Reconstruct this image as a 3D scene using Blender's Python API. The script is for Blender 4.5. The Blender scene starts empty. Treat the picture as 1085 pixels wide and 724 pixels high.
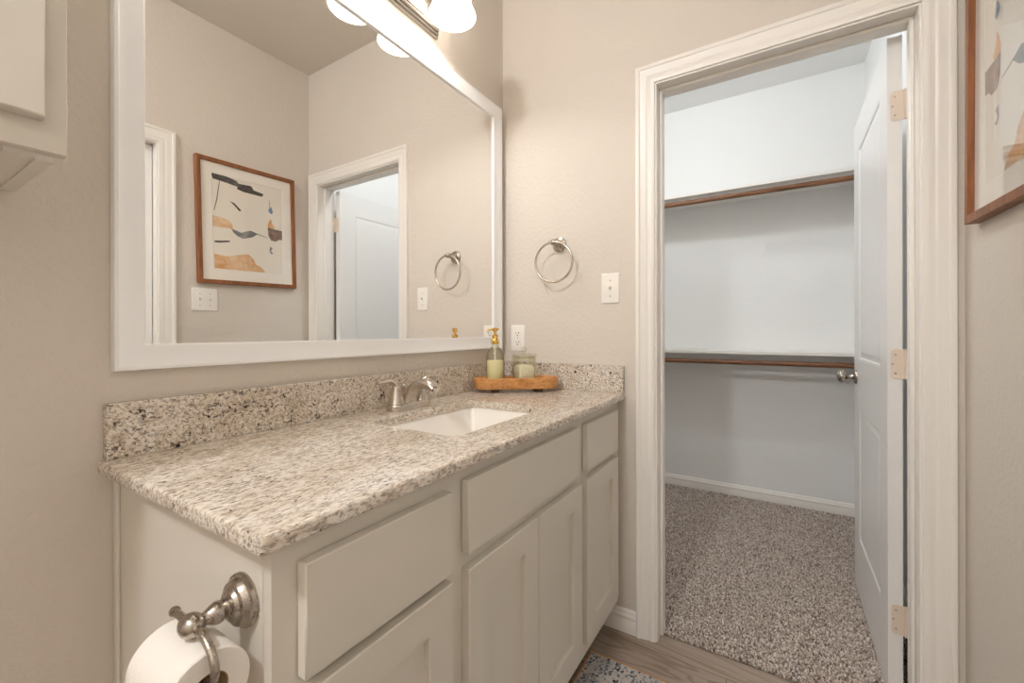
import bpy, bmesh, math, random
import numpy as np
from mathutils import Vector, Matrix

# ------------------------------------------------------------------ camera, world, exposure
S = bpy.context.scene
COL = S.collection
R = math.radians
F_PX, PX, PY, W_PX, H_PX = 454.69, 541.61, 351.64, 1085, 724
YAW = 0.5617
cam_d = bpy.data.cameras.new('camera')
cam_d.sensor_fit = 'HORIZONTAL'
cam_d.sensor_width = 36.0
cam_d.lens = F_PX * 36.0 / W_PX
cam_d.shift_x = -(PX - W_PX / 2) / W_PX
cam_d.shift_y = (PY - H_PX / 2) / W_PX
cam_d.clip_start = 0.02
cam = bpy.data.objects.new('camera', cam_d)
COL.objects.link(cam)
cam.matrix_world = (Matrix.Translation((-1.6067, -1.0526, 1.1334)) @ Matrix.Rotation(YAW - R(90), 4, 'Z')
                    @ Matrix.Rotation(R(90), 4, 'X') @ Matrix.Rotation(-0.002, 4, 'Z'))
S.camera = cam

S.view_settings.view_transform = 'Standard'
S.view_settings.look = 'None'
S.view_settings.gamma = 1.0
S.view_settings.use_curve_mapping = False
S.view_settings.exposure = 0.22
w = bpy.data.worlds.new('world')
S.world = w
w.use_nodes = True
w.node_tree.nodes['Background'].inputs[0].default_value = (0.9, 0.93, 1.0, 1)
w.node_tree.nodes['Background'].inputs[1].default_value = 0.15
S.cycles.max_bounces = 12
S.cycles.diffuse_bounces = 6
S.cycles.glossy_bounces = 6
S.cycles.transmission_bounces = 8
S.cycles.transparent_max_bounces = 10
S.cycles.caustics_reflective = True
S.cycles.blur_glossy = 0.3
S.cycles.sample_clamp_indirect = 6.0

P_BULB, C_BULB = 1.75, (1.0, 0.985, 0.955)
E_CEIL, C_CEIL = 225.0, (0.935, 0.965, 1.0)
E_CLOSET, C_CLOSET = 88.0, (0.915, 0.96, 1.0)
E_SHADE, C_SHADE = 1.7, (1.0, 0.985, 0.965)

def light(name, kind, loc, power, color, rot=(0, 0, 0), **kw):
    d = bpy.data.lights.new(name, kind)
    d.energy = power
    d.color = color
    for k, v in kw.items(): setattr(d, k, v)
    o = bpy.data.objects.new(name, d)
    o.location = loc; o.rotation_euler = rot
    COL.objects.link(o)
    return o
CEIL_Z = 2.745
CEIL_LIGHT = (-2.65, -0.54)
CLOSET_LIGHT = (0.46, -0.50)

# ------------------------------------------------------------------ materials
def lin(h):
    h = h.lstrip('#')
    out = []
    for i in (0, 2, 4):
        c = int(h[i:i + 2], 16) / 255
        out.append(c / 12.92 if c <= 0.04045 else ((c + 0.055) / 1.055) ** 2.4)
    return tuple(out)

class NT:
    def __init__(self, name):
        self.m = bpy.data.materials.new(name); self.m.use_nodes = True
        self.t = self.m.node_tree; self.n = self.t.nodes
        self.b = self.n['Principled BSDF']
        self.out = self.n['Material Output']
        self._tc = None
    def new(self, typ, **kw):
        nd = self.n.new(typ)
        for k, v in kw.items():
            if k.startswith('i_'):
                key = k[2:]
                key = int(key) if key.isdigit() else key.replace('_', ' ')
                nd.inputs[key].default_value = v
            else: setattr(nd, k, v)
        return nd
    def link(self, a, b): self.t.links.new(a, b)
    def coords(self, scale=(1, 1, 1), rot=(0, 0, 0), loc=(0, 0, 0)):
        if self._tc is None: self._tc = self.new('ShaderNodeTexCoord')
        mp = self.new('ShaderNodeMapping')
        mp.inputs['Scale'].default_value = scale
        mp.inputs['Rotation'].default_value = rot
        mp.inputs['Location'].default_value = loc
        self.link(self._tc.outputs['Object'], mp.inputs[0])
        return mp.outputs[0]
    def noise(self, vec, scale, detail=3, rough=0.5, dist=0.0):
        n = self.new('ShaderNodeTexNoise'); n.inputs['Scale'].default_value = scale
        n.inputs['Detail'].default_value = detail; n.inputs['Roughness'].default_value = rough
        n.inputs['Distortion'].default_value = dist
        self.link(vec, n.inputs['Vector']); return n.outputs['Fac']
    def voro(self, vec, scale, out='Distance', feature='F1', rnd=1.0):
        n = self.new('ShaderNodeTexVoronoi'); n.feature = feature
        n.inputs['Scale'].default_value = scale; n.inputs['Randomness'].default_value = rnd
        self.link(vec, n.inputs['Vector']); return n.outputs[out]
    def ramp(self, fac, stops, interp='LINEAR'):
        n = self.new('ShaderNodeValToRGB'); n.color_ramp.interpolation = interp
        e = n.color_ramp.elements
        while len(e) < len(stops): e.new(0.5)
        for el, (p, c) in zip(e, stops):
            el.position = p
            el.color = (*c, 1) if not isinstance(c, (int, float)) else (c, c, c, 1)
        self.link(fac, n.inputs[0]); return n.outputs[0]
    def mix(self, fac, a, b, mode='MIX'):
        n = self.new('ShaderNodeMix'); n.data_type = 'RGBA'; n.blend_type = mode
        for sock, v in ((n.inputs[0], fac), (n.inputs[6], a), (n.inputs[7], b)):
            if isinstance(v, (int, float)): sock.default_value = v
            elif isinstance(v, tuple): sock.default_value = (*v, 1)
            else: self.link(v, sock)
        return n.outputs[2]
    def math(self, op, a, b):
        n = self.new('ShaderNodeMath'); n.operation = op
        for i, v in enumerate((a, b)):
            if isinstance(v, (int, float)): n.inputs[i].default_value = v
            else: self.link(v, n.inputs[i])
        return n.outputs[0]
    def color(self, c):
        if isinstance(c, tuple): self.b.inputs['Base Color'].default_value = (*c, 1)
        else: self.link(c, self.b.inputs['Base Color'])
    def bump(self, h, strength=0.3, dist=0.002):
        n = self.new('ShaderNodeBump'); n.inputs['Strength'].default_value = strength
        n.inputs['Distance'].default_value = dist
        self.link(h, n.inputs['Height']); self.link(n.outputs[0], self.b.inputs['Normal'])
    def pset(self, rough=None, metal=None, spec=None, **kw):
        if rough is not None: self.b.inputs['Roughness'].default_value = rough
        if metal is not None: self.b.inputs['Metallic'].default_value = metal
        if spec is not None: self.b.inputs['Specular IOR Level'].default_value = spec
        for k, v in kw.items(): self.b.inputs[k.replace('_', ' ')].default_value = v

def paint(name, c, rough=0.5, bump=0.0, bscale=60, spec=0.4, var=0.03):
    t = NT(name); v = t.coords()
    n = t.noise(v, 2.0, 2)
    c2 = tuple(x * (1 - var) for x in c)
    t.color(t.mix(n, c, c2))
    t.pset(rough=rough, spec=spec)
    if bump:
        a = t.noise(v, bscale, 4, 0.6, 0.4)
        h = t.ramp(a, [(0.42, 0.0), (0.62, 1.0)])
        t.bump(h, bump, 0.0022)
    return t.m

def metal(name, c, rough=0.28, stretch=(1, 1, 1)):
    t = NT(name); v = t.coords(stretch)
    n = t.noise(v, 90, 3)
    t.color(t.mix(n, c, tuple(x * 0.97 for x in c)))
    r = t.ramp(n, [(0.2, rough * 0.96), (0.8, rough * 1.06)])
    t.link(r, t.b.inputs['Roughness'])
    t.pset(metal=1.0)
    return t.m

def wood(name, c1, c2, scale=(4, 60, 60), rough=0.4, spec=0.4):
    t = NT(name)
    v = t.coords(scale)
    n = t.noise(v, 1.0, 5, 0.6, 1.2)
    n2 = t.noise(v, 5.0, 2, 0.6)
    a = t.ramp(n, [(0.3, c2), (0.55, c1), (0.8, tuple(x * 1.12 for x in c1))])
    t.color(t.mix(t.math('MULTIPLY', n2, 0.35), a, tuple(x * 0.6 for x in c2)))
    t.pset(rough=rough, spec=spec)
    return t.m

def granite(name, stretch, rot, flecks):
    t = NT(name)
    v = t.coords(stretch, rot)
    big = t.noise(v, 12, 4, 0.6, 0.5)
    base = t.ramp(big, [(0.30, lin('d5c6b4')), (0.50, lin('e2d8cb')), (0.70, lin('ebe4da'))])
    tan = t.noise(t.coords(stretch, rot, (5.2, 3.3, 1.0)), 70, 5, 0.7, 0.5)
    base = t.mix(t.ramp(tan, [(0.49, 0.0), (0.62, 0.65)]), base, lin('b8a48c'))
    fine = t.noise(v, 190, 4, 0.65, 0.5)
    base = t.mix(t.ramp(fine, [(0.52, 0.0), (0.60, 0.70)]), base, lin('8a7866'))
    fine2 = t.noise(t.coords(stretch, rot, (3.1, 1.7, 0.4)), 210, 3, 0.6, 0.3)
    base = t.mix(t.ramp(fine2, [(0.53, 0.0), (0.62, 0.65)]), base, lin('8d857c'))
    pale = t.noise(t.coords(stretch, rot, (7.3, 2.2, 5.0)), 110, 3, 0.55)
    base = t.mix(t.ramp(pale, [(0.58, 0.0), (0.68, 0.65)]), base, lin('f3eee6'))
    msk = t.noise(t.coords(), 16, 2)
    mo = t.math('MULTIPLY', t.math('SUBTRACT', msk, 0.5), 0.24)
    dk = t.math('ADD', t.noise(t.coords(stretch, rot, (1.3, 9.2, 2.0)), 170, 3, 0.6, 0.5), mo)
    lo = 0.635 - flecks * 0.05
    base = t.mix(t.ramp(dk, [(lo, 0.0), (lo + 0.05, 0.85)]), base, lin('54453a'))
    bk = t.math('ADD', t.noise(t.coords((1, 1, 1), (0, 0, 0), (4.1, 0.3, 8.0)), 105, 2, 0.5, 0.7), mo)
    lo = 0.73 - flecks * 0.065
    base = t.mix(t.ramp(bk, [(lo, 0.0), (lo + 0.03, 1.0)]), base, lin('1f1b19'))
    t.color(base)
    t.pset(rough=0.16, spec=0.5)
    return t.m

M = {}
M['wall'] = paint('greige_wall_paint', lin('d9d1c7'), 0.62, 0.30, 62, 0.3)
M['closet_wall'] = paint('closet_wall_paint', lin('f0f0ef'), 0.6, 0.18, 75, 0.3)
M['ceiling'] = paint('ceiling_paint', lin('ddd6cd'), 0.8, 0.3, 80, 0.2)
M['trim'] = paint('white_trim_paint', lin('eeeae4'), 0.32, 0, spec=0.45, var=0.01)
M['doorwhite'] = paint('white_door_paint', lin('ebeae8'), 0.35, 0, spec=0.45, var=0.01)
M['door_edge'] = paint('hinge_paint', lin('e2d3c3'), 0.4, 0, spec=0.4, var=0.02)
M['cab'] = paint('putty_cabinet_paint', lin('dad4c9'), 0.38, 0, spec=0.4, var=0.02)
M['cab_in'] = paint('pale_cabinet_underside', lin('e2ddd4'), 0.5, 0, spec=0.3, var=0.02)
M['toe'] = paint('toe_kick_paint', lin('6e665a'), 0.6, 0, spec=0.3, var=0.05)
M['mirror_frame'] = paint('white_mirror_frame_paint', lin('f4f4f5'), 0.35, 0, spec=0.45, var=0.01)
M['plate'] = paint('white_plastic', lin('f0ece5'), 0.3, 0, spec=0.5, var=0.005)
M['slot'] = paint('dark_slot', lin('2a2724'), 0.6, 0, var=0.02)
M['screw'] = metal('screw_metal', lin('b8b2aa'), 0.35)
M['nickel'] = metal('brushed_nickel', lin('b3aaa0'), 0.27)
M['nickel_bright'] = metal('satin_nickel_faucet', lin('c9c0b5'), 0.24)
M['nickel_bar'] = metal('brushed_nickel_bar', lin('b9b2aa'), 0.25)
M['gold'] = metal('polished_gold', lin('e2ba66'), 0.2)
M['granite_top'] = granite('granite_worktop', (0.42, 1.0, 1.0), (0, 0, R(-8)), 0.45)
M['granite_side'] = granite('granite_backsplash', (0.85, 0.85, 1.0), (0, 0, 0), 1.0)
M['porcelain'] = paint('white_porcelain', lin('efeae3'), 0.32, 0, spec=0.5, var=0.005)
M['oak'] = wood('oak_frame_wood', lin('9c6238'), lin('6d3f20'), (40, 40, 4), 0.4)
M['rod'] = wood('stained_rod_wood', lin('8f6244'), lin('5f3d28'), (50, 4, 50), 0.42)
M['tray'] = wood('acacia_tray_wood', lin('dca468'), lin('b07238'), (7, 40, 60), 0.42)
M['tray_dark'] = wood('dark_tray_feet_wood', lin('5a3820'), lin('3b2414'), (30, 30, 10), 0.5)
M['paper'] = paint('mat_board', lin('f6f1e8'), 0.8, 0, spec=0.1, var=0.01)
M['art_paper'] = paint('print_paper', lin('f2ebdf'), 0.8, 0, spec=0.1, var=0.03)
M['tissue'] = paint('tissue_paper', lin('f2ece4'), 0.9, 0.25, 300, 0.05, 0.02)
M['card'] = paint('cardboard', lin('a58a6b'), 0.85, 0, spec=0.1)
M['rubber'] = paint('dark_plastic', lin('332e2a'), 0.5)
M['red'] = paint('red_indicator', lin('a8352c'), 0.4)

def art(name, a, b, scale=30):
    t = NT(name); v = t.coords()
    t.color(t.ramp(t.noise(v, scale, 5, 0.7, 0.5), [(0.35, a), (0.65, b)]))
    t.pset(rough=0.8, spec=0.1); return t.m
M['ink'] = art('ink_black', lin('2c2826'), lin('6b645d'), 40)
M['ink_grey'] = art('ink_slate', lin('565c66'), lin('a09c96'), 25)
M['ochre'] = art('ochre_wash', lin('dca36a'), lin('ecd2b0'), 18)
M['orange'] = art('orange_wash', lin('d99548'), lin('e6b980'), 25)
M['brown'] = art('brown_patch', lin('6e5343'), lin('a28470'), 40)
M['blue'] = art('blue_patch', lin('4f6c8a'), lin('86a0b4'), 30)

t = NT('glass_pane')
fr = t.new('ShaderNodeFresnel'); geo = t.new('ShaderNodeNewGeometry')
t.link(t.math('ADD', t.math('MULTIPLY', geo.outputs['Backfacing'], 1 / 1.45 - 1.45), 1.45), fr.inputs[0])
gl = t.new('ShaderNodeBsdfGlossy'); gl.inputs['Roughness'].default_value = 0.02
tr = t.new('ShaderNodeBsdfTransparent'); mx = t.new('ShaderNodeMixShader')
t.link(fr.outputs[0], mx.inputs[0]); t.link(tr.outputs[0], mx.inputs[1]); t.link(gl.outputs[0], mx.inputs[2])
t.link(mx.outputs[0], t.out.inputs[0]); t.n.remove(t.b); M['pane'] = t.m

t = NT('clear_glass')
fr = t.new('ShaderNodeFresnel'); geo = t.new('ShaderNodeNewGeometry')
t.link(t.math('ADD', t.math('MULTIPLY', geo.outputs['Backfacing'], 1 / 1.5 - 1.5), 1.5), fr.inputs[0])
gl = t.new('ShaderNodeBsdfGlossy'); gl.inputs['Roughness'].default_value = 0.03
tr = t.new('ShaderNodeBsdfTransparent'); mx = t.new('ShaderNodeMixShader')
lw = t.new('ShaderNodeLayerWeight'); lw.inputs[0].default_value = 0.5
t.link(t.mix(t.math('POWER', lw.outputs['Facing'], 2.5), (0.975, 0.97, 0.925), (0.70, 0.68, 0.53)), tr.inputs[0])
t.link(fr.outputs[0], mx.inputs[0]); t.link(tr.outputs[0], mx.inputs[1]); t.link(gl.outputs[0], mx.inputs[2])
t.link(mx.outputs[0], t.out.inputs[0]); t.n.remove(t.b); M['glass'] = t.m

t = NT('mirror_silver')
t.color((0.93, 0.93, 0.92)); t.pset(rough=0.0, metal=1.0); M['mirror'] = t.m

t = NT('soap_liquid'); t.color(lin('f3edcc')); t.pset(rough=0.35, spec=0.4)
t.b.inputs['Subsurface Weight'].default_value = 0.3
t.b.inputs['Subsurface Radius'].default_value = (0.02, 0.02, 0.01)
M['soap'] = t.m
t = NT('bath_salt'); v = t.coords()
t.color(t.ramp(t.voro(v, 160, 'Color'), [(0.0, lin('f3ecd6')), (1.0, lin('fffaf0'))]))
t.bump(t.voro(v, 160), 0.8, 0.004); t.pset(rough=0.6); M['salt'] = t.m

t = NT('alabaster_shade'); v = t.coords()
n = t.noise(v, 14, 4, 0.6, 1.2)
c = t.ramp(n, [(0.35, lin('f4ece2')), (0.65, lin('fffaf4'))])
df = t.new('ShaderNodeBsdfDiffuse'); tl = t.new('ShaderNodeBsdfTranslucent'); em = t.new('ShaderNodeEmission')
t.link(c, df.inputs[0]); t.link(c, tl.inputs[0])
em.inputs[0].default_value = (*C_SHADE, 1); em.inputs[1].default_value = E_SHADE
m1 = t.new('ShaderNodeMixShader'); m1.inputs[0].default_value = 0.5
t.link(df.outputs[0], m1.inputs[1]); t.link(tl.outputs[0], m1.inputs[2])
ad = t.new('ShaderNodeAddShader'); t.link(m1.outputs[0], ad.inputs[0]); t.link(em.outputs[0], ad.inputs[1])
t.link(ad.outputs[0], t.out.inputs[0]); t.n.remove(t.b); M['shade'] = t.m
def emis(name, c, s):
    t = NT(name); em = t.new('ShaderNodeEmission'); em.inputs[0].default_value = (*c, 1); em.inputs[1].default_value = s
    t.link(em.outputs[0], t.out.inputs[0]); t.n.remove(t.b); return t.m
M['bulb'] = emis('lit_bulb', (1.0, 0.9, 0.76), 4.0)
M['diffuser'] = emis('lit_ceiling_diffuser', C_CEIL, E_CEIL)
M['diffuser_closet'] = emis('lit_closet_diffuser', C_CLOSET, E_CLOSET)

# vinyl plank floor: planks run along y
t = NT('plank_floor')
v = t.coords((1 / 0.18, 1 / 1.2, 1), (0, 0, 0), (0.37, 0.21, 0))
br = t.new('ShaderNodeTexBrick'); br.offset = 0.4
sw = t.coords((1, 1, 1), (0, 0, R(90)), (0.3, 0.05, 0))
t.link(sw, br.inputs['Vector'])
br.inputs['Scale'].default_value = 1.0; br.inputs['Brick Width'].default_value = 1.2; br.inputs['Row Height'].default_value = 0.18
br.inputs['Mortar Size'].default_value = 0.0012; br.inputs['Mortar Smooth'].default_value = 0.3
br.inputs['Color1'].default_value = (*lin('a79788'), 1); br.inputs['Color2'].default_value = (*lin('95857a'), 1)
br.inputs['Mortar'].default_value = (*lin('54443a'), 1)
gv = t.coords((1.0, 0.11, 1.0))
wv = t.noise(gv, 7.5, 2, 0.5, 1.5)
rings = t.math('SINE', t.math('MULTIPLY', wv, 70.0), 0.0)
rr = t.ramp(rings, [(0.35, 0.0), (0.95, 0.62)])
fine = t.noise(t.coords((1, 0.04, 1)), 160, 3, 0.6)
c = t.mix(t.math('MULTIPLY', rr, 0.75), br.outputs['Color'], lin('6b594b'))
c = t.mix(t.ramp(fine, [(0.45, 0.0), (0.75, 0.5)]), c, lin('7a6556'))
t.color(c); t.pset(rough=0.42, spec=0.4); M['floor'] = t.m

t = NT('carpet_backing'); t.color(lin('8a7c70')); t.pset(rough=1.0, spec=0.0); M['backing'] = t.m
t = NT('frieze_carpet_yarn')
at = t.new('ShaderNodeVertexColor'); at.layer_name = 'yarn'
t.color(at.outputs[0]); t.pset(rough=0.95, spec=0.05); M['carpet'] = t.m

t = NT('rug_pile'); v = t.coords((1, 1, 1))
vc = t.voro(t.coords((1, 1.0, 1)), 140, 'Color')
sep = t.new('ShaderNodeSeparateColor'); t.link(vc, sep.inputs[0])
spot = t.ramp(sep.outputs[0], [(0.0, lin('c9c2ba')), (0.42, lin('b3adaa')), (0.60, lin('7e8790')), (0.74, lin('c7beb4')), (0.86, lin('5f676e')), (0.94, lin('3f4145'))], 'CONSTANT')
n = t.noise(v, 7, 3, 0.6, 0.6)
c = t.mix(t.ramp(n, [(0.40, 0.0), (0.62, 0.45)]), spot, lin('8d9098'))
t.color(c); t.bump(t.voro(v, 300), 0.5, 0.002); t.pset(rough=1.0, spec=0.0); M['rug'] = t.m
M['rug_edge'] = paint('tan_rug_binding', lin('c0946a'), 0.9, 0.4, 300, 0.0)

# ------------------------------------------------------------------ geometry helpers
def BM(): return bmesh.new()

def box(bm, x0, x1, y0, y1, z0, z1, bev=0.0, seg=1, mi=0):
    x0, x1 = sorted((x0, x1)); y0, y1 = sorted((y0, y1)); z0, z1 = sorted((z0, z1))
    vs = [bm.verts.new((x, y, z)) for x in (x0, x1) for y in (y0, y1) for z in (z0, z1)]
    fs = []
    for q in ((0, 1, 3, 2), (4, 6, 7, 5), (0, 4, 5, 1), (2, 3, 7, 6), (0, 2, 6, 4), (1, 5, 7, 3)):
        f = bm.faces.new([vs[i] for i in q]); f.material_index = mi; fs.append(f)
    if bev > 0:
        es = list({e for f in fs for e in f.edges})
        r = bmesh.ops.bevel(bm, geom=es, offset=bev, segments=seg, profile=0.5, affect='EDGES', clamp_overlap=True)
        for f in r['faces']: f.material_index = mi
    return vs

def lathe(bm, prof, n=32, mat=Matrix(), mi=0, cap0=False, cap1=False, closed=False):
    rings = []
    for r, z in prof:
        if r < 1e-6: rings.append([bm.verts.new(mat @ Vector((0, 0, z)))])
        else: rings.append([bm.verts.new(mat @ Vector((r * math.cos(2 * math.pi * i / n), r * math.sin(2 * math.pi * i / n), z))) for i in range(n)])
    prs = list(zip(rings, rings[1:]))
    if closed: prs.append((rings[-1], rings[0]))
    for a, b in prs:
        for i in range(n):
            j = (i + 1) % n
            if len(a) == 1 and len(b) == 1: continue
            if len(a) == 1: q = [a[0], b[j], b[i]]
            elif len(b) == 1: q = [a[i], a[j], b[0]]
            else: q = [a[i], a[j], b[j], b[i]]
            f = bm.faces.new(q); f.material_index = mi
    if cap0 and len(rings[0]) > 1: bm.faces.new(rings[0][::-1]).material_index = mi
    if cap1 and len(rings[-1]) > 1: bm.faces.new(rings[-1]).material_index = mi

def axis_mat(origin, direction):
    d = Vector(direction).normalized()
    return Matrix.Translation(origin) @ d.to_track_quat('Z', 'Y').to_matrix().to_4x4()

def spline(pts, k=8):
    pts = [Vector(p) for p in pts]; out = []
    ext = [2 * pts[0] - pts[1]] + pts + [2 * pts[-1] - pts[-2]]
    for i in range(1, len(ext) - 2):
        a, b, c, d = ext[i - 1:i + 3]
        for s in range(k):
            u = s / k
            out.append(0.5 * ((2 * b) + (c - a) * u + (2 * a - 5 * b + 4 * c - d) * u * u + (3 * b - a - 3 * c + d) * u ** 3))
    out.append(pts[-1]); return out

def tube(bm, pts, rad, n=14, mi=0, flat=None, up=None):
    """round (or flattened: flat = (width factor, height factor)) tube along pts, radius may vary"""
    pts = [Vector(p) for p in pts]; N = len(pts)
    rs = rad if isinstance(rad, (list, tuple)) else [rad] * N
    if len(rs) != N:
        src = np.linspace(0, 1, len(rs)); rs = [float(q) for q in np.interp(np.linspace(0, 1, N), src, rs)]
    tans = [(pts[min(i + 1, N - 1)] - pts[max(i - 1, 0)]).normalized() for i in range(N)]
    ref = Vector(up) if up else (Vector((0, 0, 1)) if abs(tans[0].z) < 0.9 else Vector((1, 0, 0)))
    nrm = (ref - tans[0] * ref.dot(tans[0])).normalized()
    rings = []
    for i in range(N):
        nrm = (nrm - tans[i] * nrm.dot(tans[i])).normalized()
        bn = tans[i].cross(nrm)
        fw, fh = flat if flat else (1, 1)
        rings.append([bm.verts.new(pts[i] + rs[i] * (fh * math.sin(2 * math.pi * k / n) * nrm + fw * math.cos(2 * math.pi * k / n) * bn)) for k in range(n)])
    for a, b in zip(rings, rings[1:]):
        for k in range(n):
            j = (k + 1) % n
            bm.faces.new([a[k], b[k], b[j], a[j]]).material_index = mi
    bm.faces.new(rings[0]).material_index = mi
    bm.faces.new(rings[-1][::-1]).material_index = mi

def torus(bm, c, Rr, r, ax, n=64, m=14):
    mt = axis_mat(c, ax)
    lathe_prof = None
    vs = [[bm.verts.new(mt @ Vector(((Rr + r * math.cos(2 * math.pi * k / m)) * math.cos(2 * math.pi * i / n),
                                      (Rr + r * math.cos(2 * math.pi * k / m)) * math.sin(2 * math.pi * i / n),
                                      r * math.sin(2 * math.pi * k / m)))) for k in range(m)] for i in range(n)]
    for i in range(n):
        for k in range(m):
            a, b = (i + 1) % n, (k + 1) % m
            bm.faces.new([vs[i][k], vs[a][k], vs[a][b], vs[i][b]])

def sweep(bm, path, prof, origin, e1, e2, en, closed=True, mi=0):
    """profile (a, b): a = in-plane offset to the left of travel, b = height along en; mitred corners"""
    P = [Vector(p) for p in path]; N = len(P)
    e1, e2, en, O = Vector(e1), Vector(e2), Vector(en), Vector(origin)
    rows = []
    for i in range(N):
        if closed: dp, dn = (P[i] - P[i - 1]).normalized(), (P[(i + 1) % N] - P[i]).normalized()
        else:
            dp = (P[i] - P[i - 1]).normalized() if i else (P[1] - P[0]).normalized()
            dn = (P[i + 1] - P[i]).normalized() if i < N - 1 else dp
        n1, n2 = Vector((-dp.y, dp.x)), Vector((-dn.y, dn.x))
        mm = (n1 + n2) / (1 + n1.dot(n2))
        rows.append([bm.verts.new(O + e1 * (P[i] + mm * a).x + e2 * (P[i] + mm * a).y + en * b) for a, b in prof])
    K = len(prof)
    rng = range(N) if closed else range(N - 1)
    for i in rng:
        A, B = rows[i], rows[(i + 1) % N]
        for k in range(K):
            l = (k + 1) % K
            bm.faces.new([A[k], B[k], B[l], A[l]]).material_index = mi
    if not closed:
        bm.faces.new(rows[0]).material_index = mi
        bm.faces.new(rows[-1][::-1]).material_index = mi

def rrect(x0, x1, y0, y1, r, n=6):
    out = []
    for cx, cy, a0 in ((x1 - r, y1 - r, 0), (x0 + r, y1 - r, 90), (x0 + r, y0 + r, 180), (x1 - r, y0 + r, 270)):
        for k in range(n + 1):
            a = R(a0 + 90 * k / n)
            out.append((cx + r * math.cos(a), cy + r * math.sin(a)))
    return out

def loft(bm, loops, cap0=False, cap1=False, mi=0):
    rings = [[bm.verts.new(p) for p in lp] for lp in loops]
    n = len(rings[0])
    for a, b in zip(rings, rings[1:]):
        for i in range(n):
            j = (i + 1) % n
            bm.faces.new([a[i], a[j], b[j], b[i]]).material_index = mi
    if cap0: bm.faces.new(rings[0][::-1]).material_index = mi
    if cap1: bm.faces.new(rings[-1]).material_index = mi
    return rings

def obj(name, bm, mats, parent=None, smooth=40, loc=None):
    bmesh.ops.recalc_face_normals(bm, faces=bm.faces)
    me = bpy.data.meshes.new(name); bm.to_mesh(me); bm.free()
    if not isinstance(mats, (list, tuple)): mats = [mats]
    for m in mats: me.materials.append(m)
    me.polygons.foreach_set('use_smooth', [True] * len(me.polygons))
    me.set_sharp_from_angle(angle=R(smooth))
    o = bpy.data.objects.new(name, me); COL.objects.link(o)
    if parent: 
        o.parent = parent
        top = parent
        off = Vector((0, 0, 0))
        while top: off += Vector(top.location); top = top.parent
        me.transform(Matrix.Translation(-off))
    elif loc:
        me.transform(Matrix.Translation(-Vector(loc))); o.location = loc
    return o

def tag(o, label, cat=None, group=None, kind=None):
    o['label'] = label
    if cat: o['category'] = cat
    if group: o['group'] = group
    if kind: o['kind'] = kind
    return o

def thing(name, label, cat, loc, group=None):
    o = bpy.data.objects.new(name, None); o.empty_display_size = 0.05
    COL.objects.link(o); o.location = loc
    return tag(o, label, cat, group)

def struct(name, bm, m, label, cat, smooth=40):
    return tag(obj(name, bm, m, smooth=smooth), label, cat, kind='structure')

# ------------------------------------------------------------------ room shell
XL, YF, YC = -3.7, -1.466, 0.45       # bathroom left wall, picture wall, closet far-left wall
CX0, CX1, CYR = 0.115, 1.70, -1.48    # closet: near wall, back wall, right wall
OY0, OY1, OZ = -1.3757, -0.669, 2.035 # closet door opening
DX0, DX1 = -1.54, -0.778              # closed door in the picture wall

b = BM(); box(b, XL - .1, 0.0485, YF - .1, 0.1, -0.06, 0.0)
struct('floor', b, M['floor'], 'grey brown wood plank floor beside the vanity', 'floor')
b = BM(); box(b, 0.0485, CX1 + .1, CYR - .1, YC + .1, -0.06, 0.0)
struct('floor_closet', b, M['backing'], 'dark backing under the closet carpet', 'floor')
b = BM(); box(b, XL - .1, 0.0, YF - .1, 0.1, CEIL_Z, CEIL_Z + .08)
struct('ceiling', b, M['ceiling'], 'plain greige bathroom ceiling seen in the mirror', 'ceiling')
b = BM(); box(b, 0.0, CX1 + .1, CYR - .1, YC + .1, CEIL_Z, CEIL_Z + .08)
struct('ceiling_closet', b, M['closet_wall'], 'white closet ceiling above the upper shelf', 'ceiling')
b = BM(); box(b, XL - .1, 0.0, 0.0, 0.1, 0, CEIL_Z)
struct('wall_back', b, M['wall'], 'textured greige wall behind the big mirror and vanity', 'wall')
b = BM()
J = 0.02
box(b, 0, CX0, OY1 + J, YC + .1, 0, CEIL_Z); box(b, 0, CX0, CYR - .1, OY0 - J, 0, CEIL_Z)
box(b, 0, CX0, OY0 - J, OY1 + J, OZ + J, CEIL_Z)
struct('wall_right', b, M['wall'], 'textured greige wall holding the towel ring and closet doorway', 'wall')
b = BM()
box(b, DX1 + J, 0, YF - .1, YF, 0, CEIL_Z); box(b, XL - .1, DX0 - J, YF - .1, YF, 0, CEIL_Z)
box(b, DX0 - J, DX1 + J, YF - .1, YF, OZ + J, CEIL_Z)
struct('wall_front', b, M['wall'], 'greige wall carrying the oak framed picture', 'wall')
b = BM(); box(b, XL - .1, XL, YF - .1, 0.1, 0, CEIL_Z)
struct('wall_left', b, M['wall'], 'plain greige wall at the far end of the bathroom behind the viewer', 'wall')
b = BM(); box(b, CX1, CX1 + .1, CYR - .1, YC + .1, 0, CEIL_Z)
struct('wall_closet_back', b, M['closet_wall'], 'pale closet wall behind the two hanging rods', 'wall')
b = BM(); box(b, CX0, CX1, YC, YC + .1, 0, CEIL_Z)
struct('wall_closet_left', b, M['closet_wall'], 'closet side wall out of sight beyond the doorway', 'wall')
b = BM(); box(b, CX0, CX1, CYR - .1, CYR, 0, CEIL_Z)
struct('wall_closet_right', b, M['closet_wall'], 'closet side wall seen in the gap behind the open door', 'wall')

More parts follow.
